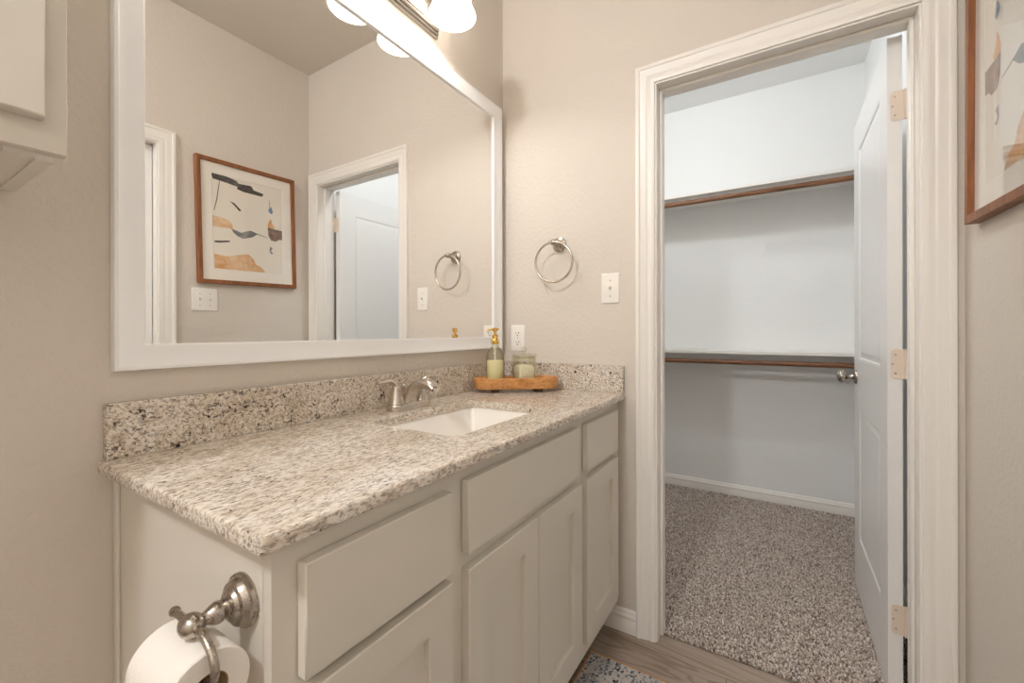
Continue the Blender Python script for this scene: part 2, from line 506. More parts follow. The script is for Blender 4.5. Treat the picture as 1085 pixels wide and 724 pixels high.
CAS = [(0, 0), (0, .0150), (.0015, .0168), (.004, .0175), (.011, .0175), (.0135, .0165), (.016, .0135), (.020, .0125), (.030, .0122),
       (.036, .0110), (.041, .0085), (.046, .0085), (.050, .0100), (.056, .0100), (.060, .0085), (.0655, .0075), (.0668, .006), (.0668, 0)]
def casing(name, y_or_x, z_top, plane, label):
    """plane 'x' = on the wall x=0 facing -x, plane 'y' = on the wall y=YF facing +y"""
    a0, a1 = y_or_x          # outer edges, a0 < a1
    bm = BM()
    if plane == 'x':
        sweep(bm, [(a0, 0), (a0, z_top), (a1, z_top), (a1, 0)], [(-a, h) for a, h in CAS], (0, 0, 0), (0, 1, 0), (0, 0, 1), (-1, 0, 0), closed=False)
    elif plane == 'xc':
        sweep(bm, [(a0, 0), (a0, z_top), (a1, z_top), (a1, 0)], [(-a, h) for a, h in CAS], (CX0, 0, 0), (0, 1, 0), (0, 0, 1), (1, 0, 0), closed=False)
    else:
        sweep(bm, [(a0, 0), (a0, z_top), (a1, z_top), (a1, 0)], [(-a, h) for a, h in CAS], (0, YF, 0), (1, 0, 0), (0, 0, 1), (0, 1, 0), closed=False)
    return struct(name, bm, M['trim'], label, 'door casing', smooth=25)
CW = 0.0668
casing('trim_1', (OY0 - .006 - CW, OY1 + .006 + CW), OZ + .006 + CW, 'x', 'white moulded casing around the closet doorway')
casing('trim_2', (DX0 - .006 - CW, DX1 + .006 + CW), OZ + .006 + CW, 'y', 'white moulded casing around the closed door, left in the mirror')

# jambs with stops
b = BM()
box(b, -.001, CX0, OY1, OY1 + J, 0, OZ + J); box(b, -.001, CX0, OY0 - J, OY0, 0, OZ + J); box(b, -.001, CX0, OY0, OY1, OZ, OZ + J)
box(b, .042, .078, OY1 - .011, OY1, 0, OZ - .0, .002); box(b, .042, .078, OY0, OY0 + .011, 0, OZ, .002); box(b, .042, .078, OY0 + .011, OY1 - .011, OZ - .011, OZ, .002)
struct('trim_3', b, M['trim'], 'white door jamb with stops lining the closet doorway', 'door jamb')
b = BM()
box(b, DX1, DX1 + J, YF - .1, YF + .001, 0, OZ + J); box(b, DX0 - J, DX0, YF - .1, YF + .001, 0, OZ + J); box(b, DX0, DX1, YF - .1, YF + .001, OZ, OZ + J)
struct('trim_4', b, M['trim'], 'white jamb lining the closed doorway reflected at the mirror\'s left edge', 'door jamb')

BASE = [(0, 0), (.014, 0), (.014, .046), (.0125, .050), (.0125, .055), (.0145, .058), (.0135, .064), (.009, .070), (.008, .076), (.0055, .081), (.003, .084), (0, .084)]
def baseboard(name, p0, p1, label, z=0.0):
    """profile lies to the right of travel p0->p1"""
    bm = BM(); p0, p1 = Vector(p0), Vector(p1); d = (p1 - p0).normalized(); nr = Vector((d.y, -d.x))
    rows = []
    for p in (p0, p1): rows.append([bm.verts.new((p.x + nr.x * a, p.y + nr.y * a, z + h)) for a, h in BASE])
    for k in range(len(BASE)):
        l = (k + 1) % len(BASE); bm.faces.new([rows[0][k], rows[1][k], rows[1][l], rows[0][l]])
    bm.faces.new(rows[0]); bm.faces.new(rows[1][::-1])
    return struct(name, bm, M['trim'], label, 'baseboard', smooth=25)
baseboard('baseboard_right', (0, -.45), (0, OY1 + .006 + CW), 'short white baseboard between vanity and closet casing')
baseboard('baseboard_closet_back', (CX1, YC), (CX1, CYR), 'white moulded baseboard along the closet back wall')
baseboard('baseboard_closet_right', (CX1, CYR), (CX0 + .02, CYR), 'white baseboard behind the open closet door')
baseboard('baseboard_front', (0, YF), (DX1 + .006 + CW, YF), 'white baseboard under the framed picture')
baseboard('baseboard_back', (XL, 0), (-1.325, 0), 'white baseboard on the mirror wall left of the vanity')

# ---------------------------------------------------------------- doors of the setting
def door_slab(bm, w, h, thick, panels):
    """slab from x=0..w, y=-thick..0 (faces +-y), z=0..h with sunk moulded panels (x0,x1,z0,z1) on both faces"""
    sk = 0.006
    box(bm, 0.001, w - .001, -thick + sk, -sk, 0.001, h - .001)
    zs = sorted({0, h} | {p[2] for p in panels} | {p[3] for p in panels})
    x0, x1 = panels[0][0], panels[0][1]
    for side in (0, 1):
        ya, yb = (-sk, 0) if side == 0 else (-thick, -thick + sk)
        box(bm, 0, x0, ya, yb, 0, h); box(bm, x1, w, ya, yb, 0, h)
        for za, zb in zip(zs[0::2], zs[1::2]): box(bm, x0, x1, ya, yb, za, zb)
        en = (0, 1, 0) if side == 0 else (0, -1, 0)
        oy = -sk if side == 0 else -thick + sk
        for (px0, px1, pz0, pz1) in panels:
            pr = [(0, 0), (0, sk), (.003, sk), (.007, .0042), (.012, .0034), (.016, .0005), (.024, .0005), (.036, .0035), (.040, .0038), (.040, 0)]
            sweep(bm, [(px0, pz0), (px1, pz0), (px1, pz1), (px0, pz1)], pr, (0, oy, 0), (1, 0, 0), (0, 0, 1), en)
            g = .0395
            if side == 0: box(bm, px0 + g, px1 - g, oy, oy + .0038, pz0 + g, pz1 - g)
            else: box(bm, px0 + g, px1 - g, oy - .0038, oy, pz0 + g, pz1 - g)

DW = OY1 - OY0 - .006
door = thing('door_1', 'white two panel closet door standing open into the closet', 'door', (0.12, -1.328, 0.022)); door['kind'] = 'structure'
b = BM(); door_slab(b, DW, 2.008, .035, [(.115, DW - .115, .225, .785), (.115, DW - .115, .985, 1.885)])
b.transform(Matrix.Translation((0.12, -1.328, 0.022)))
o = obj('slab', b, M['doorwhite'], door, 25)
def knob(parent, x, y, z, sgn):
    bm = BM()
    lathe(bm, [(0.0, 0), (.031, 0), (.031, .004), (.027, .009), (.014, .011), (.011, .016), (.0105, .030), (.013, .034), (.021, .039), (.0265, .047), (.027, .055), (.023, .063), (.013, .068), (0, .069)], 28, axis_mat((x, y, z), (0, sgn, 0)))
    return obj('doorknob', bm, M['nickel'], parent)
knob(door, 0.12 + DW - .060, -1.328, .935, 1)
knob(door, 0.12 + DW - .060, -1.363, .935, -1)
for hz in (1.817, 1.033, .257):
    bm = BM()
    lp = [(-1.3705, hz - .045)] + [(-1.336 - .010 + .010 * math.sin(R(a)), hz - .035 - .010 * math.cos(R(a))) for a in range(0, 91, 15)] + [(-1.346 + .010 * math.cos(R(a)), hz + .035 + .010 * math.sin(R(a))) for a in range(0, 91, 15)] + [(-1.3705, hz + .045)]
    loft(bm, [[(0.1199, y, z) for y, z in lp], [(0.1178, y, z) for y, z in lp]], True, True)
    o = obj('hinge', bm, M['door_edge'], door)
    bm = BM()
    for k in range(5):
        z0 = hz - .045 + k * .018
        lathe(bm, [(0, z0 + .0004), (.0048, z0 + .0004), (.0048, z0 + .0176), (0, z0 + .0176)], 14, Matrix.Translation((.1165, -1.3712, 0)))
    obj('knuckle', bm, M['door_edge'], o)
    bm = BM()
    for sy, sz in ((-1.346, .028), (-1.340, 0.0), (-1.346, -.028)):
        lathe(bm, [(0, 0), (.0032, 0), (.0028, .0008), (0, .0009)], 12, axis_mat((.1178, sy, hz + sz), (-1, 0, 0)))
    obj('screws', bm, M['screw'], o)
d2 = thing('door_2', 'closed white door reflected at the left edge of the mirror', 'door', (DX0 + .003, YF - .045, .012)); d2['kind'] = 'structure'
w2 = DX1 - DX0 - .006
b = BM(); door_slab(b, w2, 2.018, .035, [(.115, w2 - .115, .235, .795), (.115, w2 - .115, .995, 1.895)])
b.transform(Matrix.Translation((DX0 + .003, YF - .045, .012)))
obj('slab', b, M['doorwhite'], d2, 25)
knob(d2, DX0 + .063, YF - .045, .935, 1)

# ------------------------------------------------------------------ vanity
CL, CR_, FY, DY = -1.320, -.012, -.526, -.546   # cabinet left, right, face frame plane, door front plane
CZ = 0.876                                     # under the worktop
van = thing('vanity_cabinet', 'putty painted shaker vanity cabinet under the granite worktop', 'cabinet', (-.67, -.27, 0))
b = BM()
for g0, g1 in ((CL, CL + .018), (CR_ - .018, CR_)): box(b, g0, g1, FY + .018, -.002, .112, CZ); box(b, g0, g1, -.455, -.002, 0, .112)
box(b, CL + .018, CR_ - .018, FY + .02, -.002, .115, .133)
box(b, CL + .018, CR_ - .018, -.020, -.002, .133, CZ)
obj('carcass', b, M['cab'], van)
b = BM(); box(b, CL - .006, CL, -.020, -.002, 0, CZ - .001, .0015)
obj('scribe_strip', b, M['cab'], van)
b = BM()
for x0, x1 in ((CL, -1.262), (-1.026, -.928), (-.438, -.335), (-.085, CR_)): box(b, x0, x1, FY, FY + .019, .112, CZ)
for x0, x1 in ((-1.262, -1.026), (-.928, -.438), (-.335, -.085)):
    for z0, z1 in ((.112, .185), (.668, .712), (.822, CZ)): box(b, x0, x1, FY, FY + .019, z0, z1)
obj('face_frame', b, M['cab'], van)
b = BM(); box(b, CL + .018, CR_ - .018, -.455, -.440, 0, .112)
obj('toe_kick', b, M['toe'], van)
def slab_front(x0, x1, z0, z1, name):
    bm = BM(); box(bm, x0, x1, DY, FY - .0008, z0, z1, .0020, 1); obj(name, bm, M['cab'], van)
slab_front(-1.288, -1.000, .692, .841, 'drawer_front')
slab_front(-.955, -.417, .7045, .8485, 'false_front')
slab_front(-.3585, -.0635, .700, .8455, 'drawer_front')
def shaker(x0, x1, z0, z1, parent, name='door', fw=.063, yb=FY - .0008, yf=DY, mat=None):
    bm = BM(); t_ = yb - yf
    pr = [(0, 0), (0, t_ - .0018), (.0018, t_), (fw - .0012, t_), (fw, t_ - .0012), (fw, 0)]
    sweep(bm, [(x0, z0), (x1, z0), (x1, z1), (x0, z1)], pr, (0, yb, 0), (1, 0, 0), (0, 0, 1), (0, -1, 0))
    d = obj(name, bm, mat or M['cab'], parent, 30)
    bm = BM(); box(bm, x0 + fw - .004, x1 - fw + .004, yf + .0125, yb - .001, z0 + fw - .004, z1 - fw + .004)
    obj('panel', bm, mat or M['cab'], d)
    return d
shaker(-1.288, -1.000, .163, .676, van)
shaker(-.953, -.6765, .163, .676, van)
shaker(-.6735, -.401, .163, .676, van)
shaker(-.3605, -.0640, .163, .676, van)

# worktop with sink cut-out
TZ, TT = 0.900, 0.0235
WX0, WX1, WY0, WY1 = -1.3482, -.001, -.5545, -.001
SX0, SX1, SY0, SY1 = -.868, -.432, -.442, -.149
top = thing('countertop', 'speckled cream and brown granite worktop with backsplash on the vanity', 'worktop', (-.67, -.28, CZ))
b = BM()
def outer(off, z, r=.007): return [(x, y, z) for x, y in rrect(WX0 + off, WX1 - off, WY0 + off, WY1 - off, max(r - off, .0003), 6)]
hole = rrect(SX0, SX1, SY0, SY1, .030, 6)
prof = [(.0066, TZ), (.0060, TZ), (.0030, TZ - .0007), (.0008, TZ - .0028), (0, TZ - .0055), (0, TZ - .0185), (.0008, TZ - .0212), (.0030, TZ - .0229), (.0060, TZ - TT), (.0066, TZ - TT)]
rings = loft(b, [outer(o_, z) for o_, z in prof])
hr = loft(b, [[(x, y, TZ) for x, y in hole], [(x, y, TZ - TT) for x, y in hole]])
for A, B in ((rings[0], hr[0]), (rings[-1], hr[1])):
    n = len(A)
    for i in range(n):
        j = (i + 1) % n
        b.faces.new([A[i], A[j], B[j], B[i]])
obj('slab', b, M['granite_top'], top, 35)
b = BM(); box(b, WX0 + .008, -.002, -.0205, -.002, TZ, TZ + .1035, .0015); obj('backsplash', b, M['granite_side'], top)
b = BM(); box(b, -.0205, -.002, WY0 + .004, -.0208, TZ, TZ + .1035, .0015); obj('side_splash', b, M['granite_side'], top)

# undermount sink
snk = thing('sink', 'white rectangular undermount basin set into the granite', 'sink', (-.65, -.295, CZ - .15))
b = BM()
def sl(off, z, r): return [(x, y, z) for x, y in rrect(SX0 - off, SX1 + off, SY0 - off, SY1 + off, r, 6)]
zt = TZ - TT - .0005
loft(b, [sl(.022, zt - .012, .03), sl(.022, zt, .03), sl(.004, zt, .022), sl(-.001, zt - .006, .016), sl(-.020, zt - .110, .016), sl(-.026, zt - .122, .018), sl(-.038, zt - .129, .018), sl(-.138, zt - .142, .006)], False, True)
obj('basin', b, M['porcelain'], snk, 35)
b = BM(); lathe(b, [(0, .002), (.012, .003), (.016, .001), (.021, .0028), (.023, .0005), (.023, -.002)], 24, Matrix.Translation(((SX0 + SX1) / 2, (SY0 + SY1) / 2, zt - .1415)))
obj('drain', b, M['nickel'], snk)

# faucet
FX, FYc = -.660, -.086
fau = thing('faucet', 'brushed nickel two lever faucet on the worktop behind the sink', 'faucet', (FX, FYc, TZ))
b = BM()
hull = []
def base_loop(s, z):
    out = []
    for k in range(40):
        a = 2 * math.pi * k / 40
        ex = 1 if math.cos(a) >= 0 else -1
        out.append((FX + ex * .0500 + s * .0290 * math.cos(a), FYc + s * .0290 * math.sin(a), TZ + z))
    return out
loft(b, [base_loop(1.0, 0.0003), base_loop(1.0, .014), base_loop(.96, .0185), base_loop(.88, .0205)], True, True)
obj('base', b, M['nickel_bright'], fau)
b = BM()
sp = spline([(FX, FYc, TZ + .018), (FX, FYc - .006, TZ + .040), (FX, FYc - .026, TZ + .064), (FX, FYc - .056, TZ + .078), (FX, FYc - .086, TZ + .076), (FX, FYc - .106, TZ + .063)], 6)
tube(b, sp, [.027, .0225, .0190, .0175, .0165, .0150], 20, flat=(1.15, .90), up=(0, 1, 0))
so = obj('spout', b, M['nickel_bright'], fau, 50)
b = BM(); tip, d_ = sp[-1], (sp[-1] - sp[-2]).normalized()
lathe(b, [(0, 0), (.0110, 0), (.0110, .004), (0, .0042)], 18, axis_mat(tip, d_)); obj('aerator', b, M['nickel'], so)
for sgn in (-1, 1):
    hx = FX + sgn * .0510
    b = BM()
    lathe(b, [(.0265, .0205), (.0262, .0225), (.0245, .026), (.0222, .036), (.0180, .050), (.0150, .060), (.0138, .068), (.0115, .075), (.006, .079), (0, .0798)], 24, Matrix.Translation((hx, FYc, TZ)))
    ho = obj('handle', b, M['nickel_bright'], fau, 50)
    b = BM()
    lv = spline([(hx - sgn * .006, FYc, TZ + .062), (hx + sgn * .008, FYc - .001, TZ + .080), (hx + sgn * .032, FYc - .004, TZ + .091), (hx + sgn * .078, FYc - .008, TZ + .089)], 7)
    tube(b, lv, [.0115, .0105, .0080, .0062], 14, flat=(1.15, .75), up=(0, 0, 1))
    obj('lever', b, M['nickel_bright'], ho, 50)
    b = BM(); lathe(b, [(0, 0), (.0028, 0), (.0022, .001), (0, .0012)], 10, axis_mat((hx, FYc - .0152, TZ + .060), (0, -1, .1)))
    obj('indicator_dot', b, M['red'] if sgn < 0 else M['blue'], ho)
b = BM(); lathe(b, [(0, .018), (.003, .018), (.003, .062), (.0055, .064), (.006, .070), (.004, .073), (0, .0735)], 14, Matrix.Translation((FX, FYc + .026 - .004, TZ)))
obj('lift_rod', b, M['nickel_bright'], fau)

# ------------------------------------------------------------------ mirror
MX0, MX1, MZ0, MZ1 = -1.3292, -.0386, 1.0621, 2.106
mir = thing('wall_mirror', 'large white framed mirror above the vanity', 'mirror', (-.684, 0, MZ0))
b = BM()
pr = [(0, .0012), (0, .0203), (.0012, .0215), (.0065, .0215), (.0085, .0200), (.038, .0135), (.0468, .0116), (.0487, .0100), (.0487, .0012)]
sweep(b, [(MX0, MZ0), (MX1, MZ0), (MX1, MZ1), (MX0, MZ1)], pr, (0, 0, 0), (1, 0, 0), (0, 0, 1), (0, -1, 0))
obj('frame', b, M['mirror_frame'], mir, 25)
b = BM(); box(b, MX0 + .040, MX1 - .040, -.004, -.0012, MZ0 + .040, MZ1 - .040); obj('mirror_glass', b, M['mirror'], mir)

# ------------------------------------------------------------------ vanity light
VX = [-.901, -.701, -.501]; VY, VZ = -.128, 2.183
vl = thing('vanity_light', 'brushed nickel bar light with white bell shades above the mirror', 'light fixture', (-.72, 0, 2.20))
b = BM()
x0, x1 = -.962, -.440
BZ0, BZ1 = 2.186, 2.298
zc = (BZ0 + BZ1) / 2; hh = (BZ1 - BZ0) / 2
barprof = [(0, .0), (0, .010), (.003, .0125), (.006, .0125), (.006, .018), (.009, .0205), (.013, .0205), (.013, .027), (.016, .0295), (.021, .0295), (.021, .033), (.024, .035)]
loops = []
for inset, dep in barprof:
    loops.append([(x0 + inset, -dep - .0005, zc - hh + inset), (x1 - inset, -dep - .0005, zc - hh + inset), (x1 - inset, -dep - .0005, zc + hh - inset), (x0 + inset, -dep - .0005, zc + hh - inset)])
loft(b, loops, True, True)
obj('wall_bar', b, M['nickel_bar'], vl, 20)
def shade_prof():
    o_ = [(.026, .128), (.036, .126), (.046, .118), (.054, .104), (.059, .086), (.0615, .066), (.0625, .048), (.0655, .034), (.071, .020), (.0765, .008), (.0780, .001)]
    i_ = [(r - .0035, z) for r, z in o_[::-1]]
    i_[0] = (.0750, .0005)
    return o_ + i_
for x in VX:
    b = BM()
    arm = spline([(x, -.033, 2.242), (x, -.056, 2.242), (x, -.088, 2.262), (x, -.112, 2.325), (x, VY, 2.338), (x, VY, 2.325)], 6)
    tube(b, arm, .0055, 12)
    lathe(b, [(0, 0), (.017, 0), (.016, .006), (.009, .010), (0, .011)], 20, axis_mat((x, -.0345, 2.242), (0, -1, 0)))
    obj('arm', b, M['nickel_bar'], vl)
    b = BM(); lathe(b, [(0, .148), (.014, .148), (.022, .143), (.028, .132), (.0295, .126), (.0255, .1255), (0, .124)], 24, Matrix.Translation((x, VY, VZ)))
    obj('socket_cup', b, M['nickel_bar'], vl)
    b = BM(); lathe(b, shade_prof(), 48, Matrix.Translation((x, VY, VZ)), closed=True)
    so = obj('shade', b, M['shade'], vl, 60)
    b = BM(); lathe(b, [(0, .124), (.012, .122), (.014, .105), (.024, .088), (.029, .072), (.027, .056), (.017, .045), (0, .041)], 24, Matrix.Translation((x, VY, VZ)))
    obj('bulb', b, M['bulb'], vl)
    light('vanity_bulb_light', 'POINT', (x, VY, VZ + .030), P_BULB, C_BULB, shadow_soft_size=0.012)

# ------------------------------------------------------------------ towel ring, switches, outlet on the door wall
tr = thing('towel_ring', 'brushed nickel towel ring on the wall beside the mirror', 'towel ring', (0, -.279, 1.49))
b = BM()
lathe(b, [(0, .0005), (.030, .0005), (.030, .004), (.0285, .007), (.025, .0085), (.0235, .012), (.019, .014), (.016, .019), (0, .019)], 32, axis_mat((0, -.279, 1.492), (-1, 0, 0)))
obj('rosette', b, M['nickel'], tr, 24)
b = BM()
lathe(b, [(.0155, .018), (.011, .021), (.0095, .026), (.011, .032), (.0125, .040), (.0095, .048), (.0085, .052), (.0115, .056), (.0125, .061), (.0105, .066), (.005, .069), (0, .0695)], 24, axis_mat((0, -.279, 1.492), (-1, 0, 0)))
tube(b, [(-.061, -.279 + .020, 1.492), (-.061, -.279 - .020, 1.492)], .0058, 14)
obj('post', b, M['nickel'], tr)
b = BM(); torus(b, (-.061, -.281, 1.412), .0795, .0047, (1, 0.06, 0.04)); obj('ring', b, M['nickel_bright'], tr)

def plate(parent, c, wdt, hgt, ax, name='cover_plate'):
    """wall plate centred at c, facing ax ('-x' or '+y')"""
    bm = BM()
    loops = []
    for ins, dep in ((0, .0003), (0, .003), (.0018, .0048), (.004, .0055)):
        lp = rrect(-wdt / 2 + ins, wdt / 2 - ins, -hgt / 2 + ins, hgt / 2 - ins, .003, 3)
        if ax == '-x': loops.append([(c[0] - dep, c[1] + p, c[2] + q) for p, q in lp])
        else: loops.append([(c[0] + p, c[1] + dep, c[2] + q) for p, q in lp])
    loft(bm, loops, True, True)
    return obj(name, bm, M['plate'], parent, 30)
def toggle(parent, c, ax):
    bm = BM()
    s = (lambda d, p, q: (c[0] - d, c[1] + p, c[2] + q)) if ax == '-x' else (lambda d, p, q: (c[0] + p, c[1] + d, c[2] + q))
    fr_ = rrect(-.0055, .0055, -.0125, .0125, .001, 2)
    loft(bm, [[s(.0052, p, q) for p, q in fr_], [s(.0064, p, q) for p, q in rrect(-.005, .005, -.012, .012, .001, 2)]], True, True)
    lever = [(.006, -.003, .006), (.016, .006, .0115)]
    lo = [s(.0062, p, q) for p, q in ((-.0042, -.005), (.0042, -.005), (.0042, .005), (-.0042, .005))]
    hi = [s(.0155, p, q) for p, q in ((-.0034, .004), (.0034, .004), (.0034, .0095), (-.0034, .0095))]
    loft(bm, [lo, hi], True, True)
    return obj('toggle', bm, M['plate'], parent, 30)
def screws(parent, pts, ax):
    for c in pts:
        bm = BM(); lathe(bm, [(0, .0052), (.0032, .0052), (.0028, .0064), (0, .0066)], 14, axis_mat(c, (-1, 0, 0) if ax == '-x' else (0, 1, 0)))
        obj('screw', bm, M['screw'], parent)
sw1 = thing('light_switch', 'white single toggle light switch beside the closet doorway', 'light switch', (0, -.4955, 1.30))
plate(sw1, (0, -.4955, 1.30), .072, .116, '-x'); toggle(sw1, (0, -.4955, 1.30), '-x')
screws(sw1, [(0, -.4955, 1.33), (0, -.4955, 1.27)], '-x')
out = thing('electrical_outlet', 'white duplex outlet low on the wall behind the glass jar', 'electrical outlet', (0, -.078, 1.105))
plate(out, (0, -.078, 1.105), .070, .115, '-x')
for dz in (.0195, -.0195):
    b = BM()
    lp = [(p, q) for p, q in rrect(-.017, .017, -.0145, .0145, .010, 5)]
    loft(b, [[(-.0052, -.078 + p, 1.105 + dz + q) for p, q in lp], [(-.0070, -.078 + p * .97, 1.105 + dz + q * .97) for p, q in lp]], True, True)
    ro = obj('receptacle', b, M['plate'], out, 30)
    b = BM()
    box(b, -.0074, -.0068, -.078 - .0074, -.078 - .0052, 1.105 + dz - .001, 1.105 + dz + .008)
    box(b, -.0074, -.0068, -.078 + .0052, -.078 + .0074, 1.105 + dz - .001, 1.105 + dz + .007)
    lathe(b, [(0, .0068), (.0028, .0068), (.0028, .0074), (0, .0074)], 12, axis_mat((0, -.078, 1.105 + dz - .0075), (-1, 0, 0)))
    obj('slots', b, M['slot'], ro)
screws(out, [(0, -.078, 1.105)], '-x')
sw2 = thing('light_switch', 'white double toggle light switch under the framed picture', 'light switch', (-.578, YF, 1.302))
plate(sw2, (-.578, YF, 1.302), .118, .116, '+y')
for dx in (-.023, .023):
    toggle(sw2, (-.578 + dx, YF, 1.302), '+y'); screws(sw2, [(-.578 + dx, YF, 1.332), (-.578 + dx, YF, 1.272)], '+y')

# ------------------------------------------------------------------ framed picture on the picture wall
PW, PH = .516, .650
pic = thing('framed_picture', 'oak framed abstract collage print hung slightly crooked on the wall', 'picture', (-.3625, YF, 1.7165))
def to_pic(bm):   # local: x across, z up, y out of the wall
    bm.transform(Matrix.Translation((-.3625, YF, 1.7165)) @ Matrix.Rotation(-R(1.3), 4, 'Y'))
b = BM()
pr = [(0, .0008), (0, .0255), (.001, .0265), (.0190, .0265), (.0205, .0255), (.0205, .012), (.0205, .0008)]
sweep(b, [(-PW / 2, -PH / 2), (PW / 2, -PH / 2), (PW / 2, PH / 2), (-PW / 2, PH / 2)], pr, (0, 0, 0), (1, 0, 0), (0, 0, 1), (0, 1, 0))
to_pic(b); obj('frame', b, M['oak'], pic, 25)
b = BM(); mw = .0555
sweep(b, [(-PW / 2 + .018, -PH / 2 + .018), (PW / 2 - .018, -PH / 2 + .018), (PW / 2 - .018, PH / 2 - .018), (-PW / 2 + .018, PH / 2 - .018)],
      [(0, .0100), (0, .0140), (mw, .0140), (mw + .002, .0122), (mw + .002, .0100)], (0, 0, 0), (1, 0, 0), (0, 0, 1), (0, 1, 0))
to_pic(b); obj('mat_board', b, M['paper'], pic, 25)
b = BM()
ax0, ax1, az0, az1 = -PW / 2 + .074, PW / 2 - .074, -PH / 2 + .074, PH / 2 - .074
box(b, ax0 - .01, ax1 + .01, .0085, .0118, az0 - .01, az1 + .01)
SHAPES = [  # (material index, [(s, t)...]) s along x, t downwards
 (1, [(-.01, .0), (.20, .005), (.33, .022), (.36, .048), (.54, .040), (.57, .075), (.52, .085), (.38, .090), (.20, .070), (.02, .060)]),
 (1, [(.35, .085), (.55, .078), (.72, .095), (.70, .130), (.55, .128), (.42, .125), (.33, .108)]),
 (1, [(.10, .07), (.108, .07), (.07, .26), (.03, .385), (.022, .385), (.06, .25)]),
 (1, [(.23, .255), (.30, .270), (.39, .335), (.36, .345), (.30, .300), (.26, .275)]),
 (3, [(.0, .44), (.10, .445), (.22, .465), (.26, .50), (.27, .545), (.12, .55), (.0, .555)]),
 (2, [(.24, .545), (.38, .575), (.47, .545), (.52, .535), (.62, .560), (.54, .605), (.40, .640), (.32, .615), (.27, .585)]),
 (1, [(.60, .555), (.62, .558), (.76, .585), (.76, .590), (.62, .566)]),
 (1, [(.02, .70), (.12, .69), (.22, .678), (.22, .694), (.10, .712), (.02, .718)]),
 (3, [(.01, .835), (.18, .850), (.34, .820), (.47, .800), (.55, .850), (.58, .905), (.66, .930), (.72, .985), (.60, .985), (.30, .985), (.01, .985)]),
 (6, [(.785, .265), (.81, .24), (.835, .225), (.85, .265), (.86, .285), (.83, .310), (.80, .290)]),
 (1, [(.80, .15), (.806, .15), (.815, .235), (.808, .235)]),
 (4, [(.80, .385), (.825, .36), (.84, .41), (.88, .455), (.84, .485), (.78, .480), (.77, .44)]),
 (5, [(.77, .465), (.88, .475), (1.0, .480), (1.0, .585), (.94, .590), (.90, .615), (.82, .610), (.78, .565)]),
 (2, [(.80, .68), (.84, .70), (.81, .735), (.85, .755), (.82, .77), (.79, .74)]),
]
for li, (mi, pts) in enumerate(SHAPES):
    y_ = .0120 + .00004 * li
    vs = [b.verts.new((ax0 + s * (ax1 - ax0), y_, az1 - t_ * (az1 - az0))) for s, t_ in pts]
    f = b.faces.new(vs); f.material_index = mi
to_pic(b)
obj('print', b, [M['art_paper'], M['ink'], M['ink_grey'], M['ochre'], M['orange'], M['brown'], M['blue']], pic)
b = BM(); box(b, -PW / 2 + .019, PW / 2 - .019, .0150, .0166, -PH / 2 + .019, PH / 2 - .019); to_pic(b)
obj('glazing', b, M['pane'], pic)

# ------------------------------------------------------------------ wall cabinet over the toilet side
wc = thing('wall_cabinet', 'putty painted wall cabinet high beside the mirror', 'cabinet', (-1.73, 0, 1.365))
GX0, GX1 = -2.35, -1.446  # unseen left end widened so the cabinet shades the lower wall
b = BM()
for x0, x1 in ((GX0, GX0 + .016), (GX1 - .016, GX1)): box(b, x0, x1, -.222, -.002, 1.362, 2.13)
box(b, GX0 + .016, GX1 - .016, -.222, -.002, 1.392, 1.406); box(b, GX0 + .016, GX1 - .016, -.222, -.002, 2.116, 2.13)
box(b, GX0 + .016, GX1 - .016, -.010, -.002, 1.406, 2.116)
obj('carcass', b, M['cab_in'], wc)
b = BM(); box(b, GX1 - .044, GX1 - .016, -.222, -.002, 1.3645, 1.392); box(b, GX0 + .016, GX1 - .044, -.022, -.002, 1.366, 1.392)
obj('bottom_cleat', b, M['cab_in'], wc)
b = BM()
fx0, fx1 = GX0 - .010, GX1 + .010
sweep(b, [(fx0, 1.370), (fx1, 1.370), (fx1, 2.13), (fx0, 2.13)], [(0, 0), (0, .0182), (.0008, .019), (.045, .019), (.045, 0)], (0, -.222, 0), (1, 0, 0), (0, 0, 1), (0, -1, 0))
obj('face_frame', b, M['cab'], wc)
shaker(-1.896, -1.460, 1.408, 2.10, wc, yb=-.2418, yf=-.262, fw=.060)
shaker(-2.336, -1.900, 1.408, 2.10, wc, yb=-.2418, yf=-.262, fw=.060)

# ------------------------------------------------------------------ toilet paper holder and roll
TX, TYc, TZc = -1.380, -.465, .789
tp = thing('toilet_paper_holder', 'brushed nickel toilet paper holder on the vanity side', 'toilet paper holder', (CL, TYc, TZc))
mt = axis_mat((CL, TYc, TZc), (-1, 0, 0))
b = BM(); lathe(b, [(0, .0003), (.0335, .0003), (.0345, .003), (.0335, .007), (.0300, .0085), (.0285, .012), (.0265, .0155), (.0215, .017), (.0185, .021), (.013, .0235), (0, .0240)], 40, mt)
obj('rosette', b, M['nickel'], tp, 24)
b = BM(); lathe(b, [(.0125, .0225), (.0105, .0245), (.0112, .0270), (.0128, .0300), (.0132, .034), (.0118, .039), (.0088, .044), (.0068, .048), (.0072, .0500), (.0095, .0515)], 28, mt, cap1=True)
lathe(b, [(0, -.0155), (.006, -.0150), (.0105, -.0115), (.0132, -.005), (.0138, 0), (.0132, .005), (.0105, .0115), (.006, .0150), (0, .0155)], 28, axis_mat((TX, TYc, TZc - .0005), (0, 1, 0)))
obj('post', b, M['nickel'], tp)
b = BM()
arm = spline([(TX, TYc + .046, TZc), (TX, TYc + .030, TZc), (TX, TYc, TZc), (TX, TYc - .024, TZc - .001), (TX, TYc - .045, TZc - .010), (TX, TYc - .057, TZc - .027), (TX, TYc - .053, TZc - .0435), (TX, TYc - .036, TZc - .0470), (TX, TYc + .040, TZc - .0470), (TX, TYc + .075, TZc - .0470)], 7)
tube(b, arm, .0046, 14)
